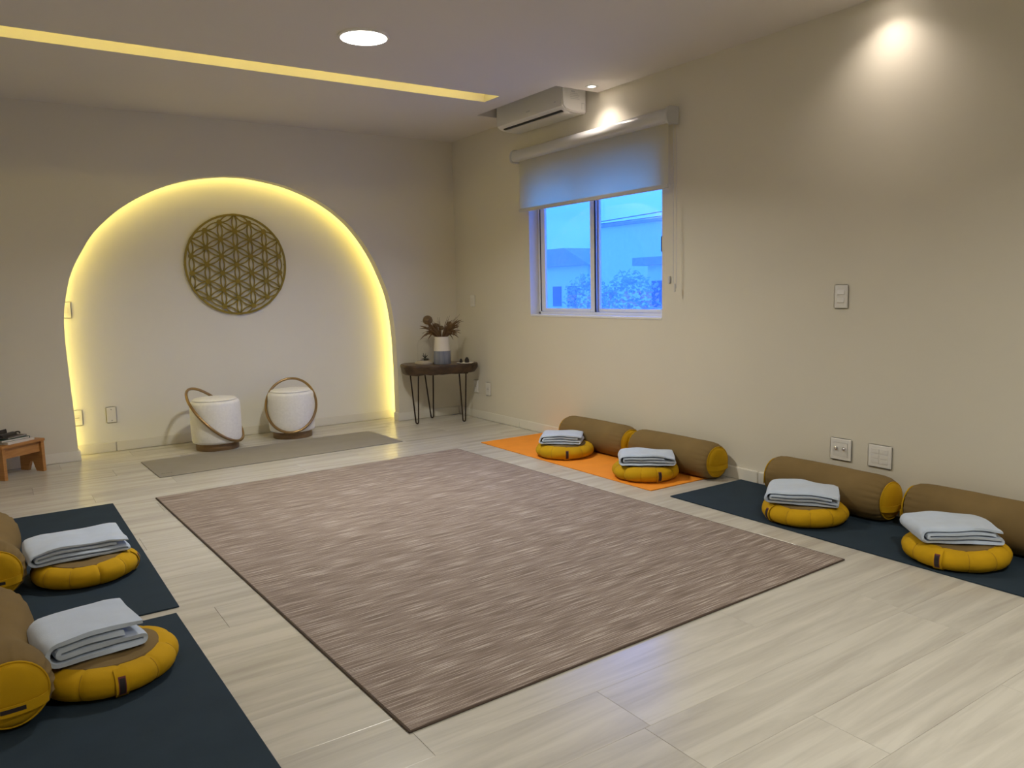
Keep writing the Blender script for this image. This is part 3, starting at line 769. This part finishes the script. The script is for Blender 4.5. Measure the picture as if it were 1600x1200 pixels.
# ------------------------------------------------------------------ folded blankets (profile in x,z; folds run along y)
def make_blanket(name, W, D, seed, loc, rz, label, th=0.0135, gap=0.0165, flip=False, tilt=(0,0), slump=0.008):
    rnd = random.Random(seed); hw = W/2
    lay = [th/2+0.001+gap*i for i in range(4)]
    c = []
    def line(x0, x1, z, n=14): c.extend([(x0+(x1-x0)*i/n, z) for i in range(n+1)])
    def loop(x, z0, z1, side, n=8):
        r = (z1-z0)/2; zc = (z0+z1)/2
        c.extend([(x+side*abs(r)*0.9*math.cos(-PI/2+PI*i/n), zc+r*math.sin(-PI/2+PI*i/n)) for i in range(1, n)])
    line(hw-0.004, -hw+0.026, lay[3]); loop(-hw+0.026, lay[3], lay[0], -1)
    line(-hw+0.026, hw-0.012, lay[0]); loop(hw-0.012, lay[0], lay[1], 1)
    line(hw-0.012, -hw+0.034, lay[1]); loop(-hw+0.034, lay[1], lay[2], -1)
    line(-hw+0.034, hw-0.02-rnd.uniform(0, 0.05), lay[2])
    # outline by offsetting
    n = len(c); Lf, Rt = [], []
    for i in range(n):
        a = Vector(c[max(i-1,0)]); b_ = Vector(c[min(i+1,n-1)]); t = (b_-a).normalized(); nn = Vector((-t.y, t.x))
        p = Vector(c[i]); Lf.append(p+nn*th/2); Rt.append(p-nn*th/2)
    ring = Lf + Rt[::-1]; m_ = len(ring); NY = 16
    sx, sy = rnd.uniform(0, 50), rnd.uniform(0, 50); htop = lay[3]
    vs = []; fs = []
    for j in range(NY+1):
        v = -1+2*j/NY; y_ = D/2*v
        inset = 0.0045*(abs(v)**14)
        for k, p in enumerate(ring):
            cx_ = c[k] if k < n else c[2*n-1-k]
            x, z = p.x, p.y
            x = cx_[0]+(x-cx_[0])*(1-inset/th*1.2) ; z = cx_[1]+(z-cx_[1])*(1-inset/th*1.2)
            hz_ = z/htop
            wob = noise.noise((x*7+sx, y_*7+sy, 0))*slump*hz_ + noise.noise((x*18+sx, y_*18, z*20+seed))*0.0022
            z2 = z + wob - slump*0.9*hz_*(abs(x/hw)**3) + tilt[0]*x*hz_ + tilt[1]*y_*hz_
            y2 = y_ + noise.noise((x*5+sx, z*40+seed, 3.3))*0.010*(abs(v)**2)*(1 if v > 0 else -1) + 0.010*(hz_-0.5)*rnd_shift
            x2 = x + noise.noise((y_*6+sy, z*30, 7.7))*0.008
            if flip: x2 = -x2
            vs.append((x2, y2, max(0.0005, z2)))
    for j in range(NY):
        for k in range(m_):
            k2 = (k+1) % m_; fs.append((j*m_+k, j*m_+k2, (j+1)*m_+k2, (j+1)*m_+k))
    # end faces as quads along the sheet
    for j in (0, NY):
        for i in range(n-1): fs.append((j*m_+i, j*m_+i+1, j*m_+2*n-2-i, j*m_+2*n-1-i))
    o = MB().add(vs, fs).build(name, MBLANKET, None, smooth=True, autosmooth=math.radians(60))
    o.location = loc; o.rotation_euler = (0, 0, rz); tag(o, label, 'blanket', 'folded grey blankets'); return o
rnd_shift = 0.6
ZB = 0.006+0.0915
make_blanket('folded_blanket', 0.285, 0.205, 1, (3.195,4.145,ZB), -0.78, 'folded pale grey blanket on the farthest cushion of the orange mat', slump=0.010)
make_blanket('folded_blanket', 0.330, 0.205, 2, (3.195,3.325,ZB), -0.72, 'folded pale grey blanket on the near cushion of the orange mat', slump=0.012)
make_blanket('folded_blanket', 0.330, 0.245, 3, (3.210,2.260,ZB), -1.0, 'rumpled folded grey blanket on the cushion below the wall plates', slump=0.016)
make_blanket('folded_blanket', 0.310, 0.24, 4, (3.205,1.560,ZB), -0.72, 'folded grey blanket on the cushion at the right edge', th=0.0145, gap=0.0165)
make_blanket('folded_blanket', 0.365, 0.25, 5, (0.232,3.620,ZB), 0.05, 'folded pale blue-grey blanket on the farther left cushion', flip=False, slump=0.014)
make_blanket('folded_blanket', 0.262, 0.24, 6, (0.176,2.600,ZB), 0.16, 'thick folded pale blue-grey blanket on the nearest left cushion', th=0.018, gap=0.0215)

# ------------------------------------------------------------------ poufs with hoops
def pouf(loc, rz, label):
    t = empty('pouf', loc, rz); tag(t, label, 'pouf', 'white poufs with bronze hoops')
    MB().lathe([(0.150,0.0),(0.153,0.004),(0.153,0.048),(0.150,0.052)], 56).build('base', MPBASE, t, smooth=True)
    pr = [(0.160,0.053),(0.172,0.058),(0.178,0.075),(0.180,0.15),(0.180,0.30),(0.178,0.345),(0.170,0.362),(0.150,0.370)]
    MB().lathe(pr, 64).build('body', MBOUCLE, t, smooth=True)
    MB().lathe([(0.150,0.370),(0.158,0.373),(0.150,0.381),(0.10,0.388),(0.04,0.390)], 56).build('seat_pad', MBOUCLE, t, smooth=True)
    pts = []
    for k in range(72):
        a = 2*PI*k/72; u, v = 0.196*math.cos(a), 0.270*math.sin(a)      # v runs from low front (-y) to high back (+y)
        ca, sa = math.cos(math.radians(46)), math.sin(math.radians(46))
        pts.append((u, v*ca+0.004, 0.255+v*sa))
    MB().tube(pts, 0.0105, 10, closed=True).build('hoop', MBRASS, t, smooth=True)
    return t
pouf((1.375,6.036,0), 0.80, 'left white pouf, its bronze hoop leaning up to the left')
pouf((1.985,6.135,0), 0.36-0.72, 'right white pouf, its bronze hoop arching over the back')

# ------------------------------------------------------------------ live edge table
TC = (3.235, 5.955); TA = -0.50
tb = empty('live_edge_table', (TC[0], TC[1], 0), TA); tag(tb, 'small live-edge wood slab table on three hairpin legs', 'table')
seg = 64; vs = []; fs = []
levels = [(0.428,0.80),(0.433,0.90),(0.450,0.955),(0.475,0.985),(0.497,1.0),(0.508,0.985),(0.512,0.965)]
def slab_r(a):
    ca, sa = math.cos(a), math.sin(a); A_, B_ = 0.335, 0.185
    r = (abs(ca/A_)**2.4 + abs(sa/B_)**2.4)**(-1/2.4)
    return r*(1 + 0.05*math.sin(3*a+0.6) + 0.03*math.sin(7*a+1.2))
for i, (z, s) in enumerate(levels):
    for k in range(seg):
        a = 2*PI*k/seg; r = slab_r(a)*s
        rough_ = 1+0.045*noise.noise((math.cos(a)*5, math.sin(a)*5, z*30)) if i < 5 else 1
        under = 0.010*noise.noise((math.cos(a)*2.2, math.sin(a)*2.2, 4.0)) if i < 2 else 0
        low = -0.012*max(0, -math.cos(a))**3 if i < 3 else 0
        vs.append((r*rough_*math.cos(a), r*rough_*math.sin(a), z+under+low))
for i in range(len(levels)-1):
    for k in range(seg): fs.append((i*seg+k, i*seg+(k+1)%seg, (i+1)*seg+(k+1)%seg, (i+1)*seg+k))
fs.append(tuple(range(seg-1,-1,-1)))
MB().add(vs, fs).build('slab_edge', MSLAB, tb, smooth=True)
MB().add([vs[(len(levels)-1)*seg+k] for k in range(seg)]+[(0,0,0.512)], [(k, (k+1)%seg, seg) for k in range(seg)]).build('slab_top', MSLABT, tb)
def to_local(x, y):
    dx, dy = x-TC[0], y-TC[1]; c_, s_ = math.cos(-TA), math.sin(-TA); return (c_*dx-s_*dy, s_*dx+c_*dy)
for (fx, fy, tx) in ((3.018,5.955,-0.018), (3.270,6.150,-0.03), (3.392,5.790,-0.005)):
    lx, ly = to_local(fx, fy); pts = [(lx+tx-0.027, ly*0.96, 0.436)]
    for k in range(7):
        a = PI + PI*k/6; pts.append((lx+0.011*math.cos(a), ly, 0.016+0.011*math.sin(a)))
    pts.append((lx+tx*0.2+0.028, ly*0.96, 0.436))
    lg = MB().tube(pts, 0.006, 8).build('leg', MIRON, tb, smooth=True)
    MB().box(lx-0.045, lx+0.045, ly*0.94-0.02, ly*0.94+0.02, 0.424, 0.4365).build('mount_plate', MIRON, lg)
ZT = 0.512
def on_table(px, py): return (px, py)
# vase
VX, VY = 3.250, 5.890
va = empty('vase', (VX, VY, ZT)); tag(va, 'ceramic vase, cream above and ribbed blue below', 'vase')
MB().lathe([(0.070,0.0),(0.0735,0.003),(0.0725,0.06),(0.0705,0.114)], 72,
           fn=lambda r, z, a, i: ((r+0.0014*math.cos(a*30))*math.cos(a), (r+0.0014*math.cos(a*30))*math.sin(a), z)).build('ribbed_band', MVASEB, va, smooth=True)
MB().lathe([(0.0705,0.1142),(0.069,0.13),(0.0645,0.19),(0.0615,0.232),(0.0585,0.236),(0.056,0.232),(0.058,0.18),(0.06,0.13)], 48, cap1=False).build('upper_body', MVASEW, va, smooth=True)
# dried arrangement: every stem reaches down into the vase
dg = empty('dried_bouquet', (VX, VY, ZT+0.13)); tag(dg, 'bouquet of brown dried grasses standing in the vase', 'dried flowers')
rnd = random.Random(5)
def stem_path(ang, lean, hgt, droop, n=12):
    pts = []
    for i in range(n+1):
        t = i/n; r = 0.03*t*min(1, lean*8) + lean*max(0, t-0.25)**1.3; z = hgt*t - droop*max(0, t-0.5)**2*2.2
        pts.append((r*math.cos(ang), r*math.sin(ang), z))
    return pts
stm = MB()
for k in range(46):
    ang = rnd.uniform(0, 2*PI); side = -0.5 if rnd.random() < 0.5 else PI-0.5
    if k % 4: ang = side + rnd.gauss(0, 0.45)
    p = stem_path(ang, rnd.uniform(0.05, 0.24), rnd.uniform(0.22, 0.31), rnd.uniform(0.0, 0.22))
    stm.tube(p, [0.0022-0.0012*i/12 for i in range(13)], 5)
stm.build('stems', MDRY, dg, smooth=True)
for k in range(70):
    side = -0.5 if k % 2 else PI-0.5
    p = stem_path(side + rnd.gauss(0, 0.5), rnd.uniform(0.06, 0.25), rnd.uniform(0.20, 0.30), rnd.uniform(0.02, 0.26))
    rad = [0.001]*5+[0.0045, 0.007, 0.008, 0.008, 0.007, 0.0055, 0.004, 0.001]
    MB().tube(p, [r*rnd.uniform(0.8, 1.15) for r in rad], 6).build('grass_plume', MDRY, dg, smooth=True)
for (a, r, z, s) in ((PI-0.5, 0.115, 0.250, 0.040), (PI-0.9, 0.05, 0.20, 0.022), (-0.3, 0.07, 0.21, 0.024), (1.0, 0.02, 0.18, 0.020)):
    cx_, cy_ = r*math.cos(a), r*math.sin(a); b = MB()
    pr = [(s*math.sin(PI*(i+0.3)/10.6), z-s*math.cos(PI*(i+0.3)/10.6)) for i in range(11)]
    b.lathe(pr, 20, (cx_, cy_, 0), fn=lambda r_, z_, an, i: (r_*(1+0.12*math.sin(9*an+i*2))*math.cos(an), r_*(1+0.12*math.sin(9*an+i*2))*math.sin(an), z_))
    hd = b.build('seed_head', MDRY2, dg, smooth=True)
    MB().tube([(0.01*math.cos(a), 0.01*math.sin(a), 0), (cx_*0.5, cy_*0.5, z*0.55), (cx_, cy_, z-s*0.8)], 0.0018, 5).build('stem', MDRY, hd)
# glass cloche
CX, CY = 3.135, 6.005
cl = empty('glass_cloche', (CX, CY, ZT)); tag(cl, 'clear glass dome on a round pale base beside the vase', 'cloche')
MB().lathe([(0.082,0),(0.084,0.004),(0.084,0.012),(0.074,0.016),(0.066,0.024),(0.062,0.030)], 48).build('base', MCLOCHEB, cl, smooth=True)
pr = [(0.058,0.0305),(0.058,0.15),(0.055,0.18),(0.046,0.203),(0.030,0.218),(0.012,0.224)]
MB().lathe(pr, 40, cap0=False).build('dome', MCLOCHE, cl, smooth=True)
MB().lathe([(0.004,0.224),(0.010,0.232),(0.010,0.240),(0.004,0.246)], 16).build('knob', MCLOCHE, cl, smooth=True)
sn = empty('preserved_plant', (CX, CY, ZT+0.0305)); tag(sn, 'small dark preserved plant with pale stones under the glass dome', 'plant')
MB().lathe([(0.026,0),(0.034,0.006),(0.032,0.014),(0.015,0.018)], 24, (0.008,0.0,0)).build('moss', MSOIL, sn, smooth=True)
for k in range(7):
    a = 2*PI*k/7; MB().tube([(0.008,0,0.014), (0.008+0.012*math.cos(a), 0.012*math.sin(a), 0.034), (0.008+0.024*math.cos(a), 0.024*math.sin(a), 0.044+0.01*(k%3))], [0.002,0.004,0.001], 6).build('leaf', MSOIL, sn, smooth=True)
for (dx, dy, s) in ((-0.036, 0.0, 0.010), (-0.028, -0.024, 0.008), (0.034, -0.026, 0.007)):
    MB().lathe([(s*math.sin(PI*(i+0.3)/7.6), s*0.8-s*0.8*math.cos(PI*(i+0.3)/7.6)) for i in range(8)], 14, (dx, dy, 0)).build('stone', MSHELL, sn, smooth=True)
# little tray with dark cones
TX, TY = 3.405, 5.765
tr = empty('small_tray', (TX, TY, ZT)); tag(tr, 'small white oval tray on the right of the slab table', 'tray')
tr.rotation_euler = (0, 0, TA)
MB().lathe([(0.050,0),(0.062,0.004),(0.068,0.011),(0.064,0.0115),(0.056,0.006)], 40, fn=lambda r, z, a, i: (r*1.1*math.cos(a), r*0.75*math.sin(a), z)).build('dish', MWHITE, tr, smooth=True)
def cone(x, y, r, h, label):
    t = empty('pine_cone', (x, y, ZT+0.0065)); tag(t, label, 'pine cone', 'dark cones on the tray')
    MB().lathe([(r*0.6,0),(r*0.9,h*0.2),(r*0.8,h*0.6),(r*0.3,h)], 14).build('core', MDARK, t, smooth=True)
    for lv in range(4):
        for k in range(8):
            a = 2*PI*(k+0.5*(lv%2))/8; z = h*(0.12+0.22*lv); rr_ = r*(1.0-0.13*lv)
            MB().add([(rr_*0.6*math.cos(a-0.3), rr_*0.6*math.sin(a-0.3), z), (rr_*0.6*math.cos(a+0.3), rr_*0.6*math.sin(a+0.3), z),
                      (rr_*1.15*math.cos(a), rr_*1.15*math.sin(a), z+h*0.10), (rr_*0.7*math.cos(a), rr_*0.7*math.sin(a), z+h*0.16)],
                     [(0,1,2),(1,3,2),(3,0,2),(0,3,1)]).build('scale', MDARK, t)
cone(3.418, 5.758, 0.022, 0.046, 'larger dark cone on the small white tray')
cone(3.375, 5.785, 0.015, 0.036, 'smaller dark cone on the small white tray')

# ------------------------------------------------------------------ step stool with books (left)
SA = Vector((0.257, 6.011, 0)); SB = Vector((0.018, 5.824, 0))
SU = (SB-SA).normalized(); ang = math.atan2(SU.y, SU.x)
st = empty('step_stool', (SA.x, SA.y, 0), ang); tag(st, 'small honey-coloured pine step stool by the arch wall', 'stool')
SL, SD, SH = 0.303, 0.200, 0.205      # local x along width, local -y towards the back wall
def leg_panel(x0):
    poly = [(0,0),(0.062,0),(0.088,0.065),(0.112,0.065),(0.138,0),(0.2,0),(0.2,SH),(0,SH)]
    b = MB(); to = lambda u, v, d: (d, -u, v)
    for sub in ([(0,0),(0.062,0),(0.088,0.065),(0,0.065)], [(0.138,0),(0.2,0),(0.2,0.065),(0.112,0.065)], [(0,0.065),(0.2,0.065),(0.2,SH),(0,SH)]):
        b.prism(sub, to, x0, x0+0.022)
    return b.build('leg', MSTOOL, st)
leg_panel(0.0); leg_panel(SL-0.022)
MB().box(0.022, SL-0.022, -0.035, -0.017, 0.135, SH).build('apron', MSTOOL, st, bevel=0.001)
MB().box(0.022, SL-0.022, -0.183, -0.165, 0.135, SH).build('apron', MSTOOL, st, bevel=0.001)
MB().box(-0.006, SL+0.006, -0.206, 0.006, SH, SH+0.018).build('top_board', MSTOOL, st, bevel=0.003)
MB().box(-0.006, SL+0.006, -0.206, -0.190, SH+0.018, SH+0.032).build('back_lip', MSTOOL, st, bevel=0.002)
def in_stool(x, y, z): 
    c_, s_ = math.cos(ang), math.sin(ang); return (SA.x+c_*x-s_*y, SA.y+s_*x+c_*y, z)
def book(x, y, z, L, W, t, rz, cov, label):
    r_ = empty('book', in_stool(x, y, z), ang+rz); tag(r_, label, 'book', 'books on the step stool')
    MB().box(-L/2+0.004, L/2-0.004, -W/2+0.004, W/2-0.003, 0.002, t-0.002).build('pages', MPAPER, r_)
    b = MB(); b.box(-L/2, L/2, -W/2, W/2, 0, 0.002); b.box(-L/2, L/2, -W/2, W/2, t-0.002, t); b.box(-L/2, -L/2+0.003, -W/2, W/2, 0, t)
    b.build('cover', cov, r_, bevel=0.0005); return r_
ZS = SH+0.018
book(0.155, -0.085, ZS, 0.20, 0.145, 0.016, 0.05, MPAPER, 'white book at the bottom of the pile on the step stool')
book(0.170, -0.095, ZS+0.016, 0.19, 0.135, 0.014, -0.10, MBOOKG, 'dark green book on the pile on the step stool')
book(0.150, -0.105, ZS+0.030, 0.15, 0.105, 0.008, 0.12, MBOOKGR, 'thin grey-brown notebook on top of the book pile')
gc = empty('glasses_case', in_stool(0.185, -0.10, ZS+0.038), ang+0.25); tag(gc, 'open black case on top of the book pile', 'case')
MB().prism([(0.03*math.cos(PI*i/10), 0.002+0.022*math.sin(PI*i/10)) for i in range(11)], lambda u, v, d: (d, u, v), -0.065, 0.065).build('shell', MBLACK, gc, smooth=True)
MB().prism([(0.036,0.0),(0.042,0.0),(0.050,0.040),(0.044,0.042)], lambda u, v, d: (d, -u, v), -0.065, 0.065).build('lid', MBLACK, gc, bevel=0.001)
hd = empty('strap_end', in_stool(0.095, -0.115, ZS+0.038), ang); tag(hd, 'small black strap curled beside the case on the books', 'strap')
MB().tube([(-0.02+0.004*i, 0.01*math.sin(i*0.5), 0.006+0.012*math.sin(PI*i/10)) for i in range(11)], 0.005, 8).build('loop', MBLACK, hd, smooth=True)
pn = empty('pen', in_stool(0.030, -0.085, ZS+0.0055), ang+1.2); tag(pn, 'dark blue and silver pen lying on the step stool', 'pen')
MB().tube([(-0.04,0,0),(0.03,0,0)], 0.005, 10).build('barrel', MPENB, pn, smooth=True)
MB().tube([(0.03,0,0),(0.055,0,0),(0.066,0,0)], [0.0048,0.004,0.001], 10).build('tip', MCHROME, pn, smooth=True)

# ------------------------------------------------------------------ outside the window
gd = MB().box(4.5, 160, -60, 160, -3.2, -3.0).build('ground', MOUTG); struct(gd, 'street outside the window')
nb = empty('building', (16, 14.5, -3)); tag(nb, 'large pale building with a flat roof seen through the window', 'building')
def nbp(name, m, x0, x1, y0, y1, z0, z1, par=nb): o = MB().box(x0-16, x1-16, y0-14.5, y1-14.5, z0+3, z1+3).build(name, m, par); return o
nbp('wall', MCLOUD, 14, 26, 4, 16.35, -3, 2.72); nbp('parapet', MROOF, 13.9, 26, 3.9, 16.4, 2.72, 2.80)
lg = nbp('annex', MCLOUD, 12.6, 13.99, 8, 13.05, -3, 1.60); nbp('annex_roof', MROOF, 12.4, 13.99, 7.8, 13.35, 1.60, 1.78)
for k in range(3):
    wn = nbp('window', MOGLASS, 12.56, 12.60, 11.75+0.42*k, 12.05+0.42*k, 0.65, 1.25)
    b = MB()
    b.box(12.53-16, 12.56-16, 11.72+0.42*k-14.5, 12.08+0.42*k-14.5, 3.62, 3.65); wn2 = b.build('sill', MCLOUD, wn)
hs = empty('house', (24, 33, -3)); tag(hs, 'low pale house in the distance through the left pane', 'house')
def hsp(name, m, x0, x1, y0, y1, z0, z1, par=hs): return MB().box(x0-24, x1-24, y0-33, y1-33, z0+3, z1+3).build(name, m, par)
hsp('wall', MCLOUD, 22, 30, 26.5, 40, -3, 2.1)
MB().prism([(-7.0,5.1),(7.3,5.1),(5.6,5.9),(-5.2,5.9)], lambda u, v, d: (d, u+0.0, v), -2.3, 6.3).build('roof', MROOF, hs)
for k in range(4): hsp('window', MOGLASS, 21.95, 22, 27.3+1.1*k, 27.9+1.1*k, 0.3, 1.2)
hl = MB(); vs = []; fs = []
for i in range(41):
    for j in range(9):
        yy = 20+5.5*i; xx = 110+6*j; hgt = max(-3, (7.5+5*noise.noise((yy*0.012, 0.3, 0))+2.0*noise.noise((yy*0.05, 1.3, 0)))*math.sin(PI*min(1, (j+0.5)/8.5)))
        vs.append((xx, yy, -3+hgt if j not in (0, 8) else -3.1))
for i in range(40):
    for j in range(8): fs.append((i*9+j, (i+1)*9+j, (i+1)*9+j+1, i*9+j+1))
tag(hl.add(vs, fs).build('hill', MHILL, None, smooth=True), 'distant hill ridge seen through the left pane', 'hill')
def bush(loc, s, label, pink):
    t = empty('flowering_shrub', loc); tag(t, label, 'shrub', 'shrubs outside the window'); rnd = random.Random(int(loc[1]*10))
    MB().tube([(0,0,0),(0.05,0,2.0),(0,0.05,3.8)], [0.06,0.05,0.03], 8).build('trunk', MROOF, t)
    vs, fs = [], []; vp, fp = [], []
    for k in range(900):
        d = Vector((rnd.gauss(0,1), rnd.gauss(0,1), rnd.gauss(0,1))).normalized()*s*rnd.uniform(0.55, 1.0); p = d+Vector((0,0,3.85))
        n1 = Vector((rnd.gauss(0,1), rnd.gauss(0,1), rnd.gauss(0,1))).normalized(); n2 = n1.orthogonal().normalized(); n1 = n1*0.09*s; n2 = n2*0.05*s
        V, F = (vp, fp) if (pink and d.y < 0.2*s and d.z < 0.3*s and rnd.random() < 0.55) else (vs, fs)
        o = len(V); V += [tuple(p-n1), tuple(p+n2), tuple(p+n1), tuple(p-n2)]; F.append((o, o+1, o+2, o+3))
    f_ = MB().add(vs, fs).build('foliage', MLEAF, t); f_['kind'] = 'stuff'
    if vp:
        f_ = MB().add(vp, fp).build('blossom', MPINK, t); f_['kind'] = 'stuff'
bush((11.2, 13.45, -3), 0.6, 'shrub with pink blossom outside, behind the window middle bar', True)
bush((10.4, 11.25, -3), 0.62, 'shrub with pink blossom outside, through the right pane', True)
ms = nbp('mast', MROOF, 13.92, 13.98, 4.37, 4.43, 2.80, 3.30)
for k in range(2):
    c = MB(); pts = []
    for i in range(25):
        t = i/24; pts.append((13.80, 16.2-11.8*t, 2.80+0.06*k+(0.20+0.22*k)*t-0.5*t*(1-t)*0.35))
    tag(c.tube(pts, 0.012, 5).build('power_cable', MWIRE, None, smooth=True), ['lower', 'upper'][k] + ' power cable crossing the sky outside the right pane', 'cable', 'power cables')
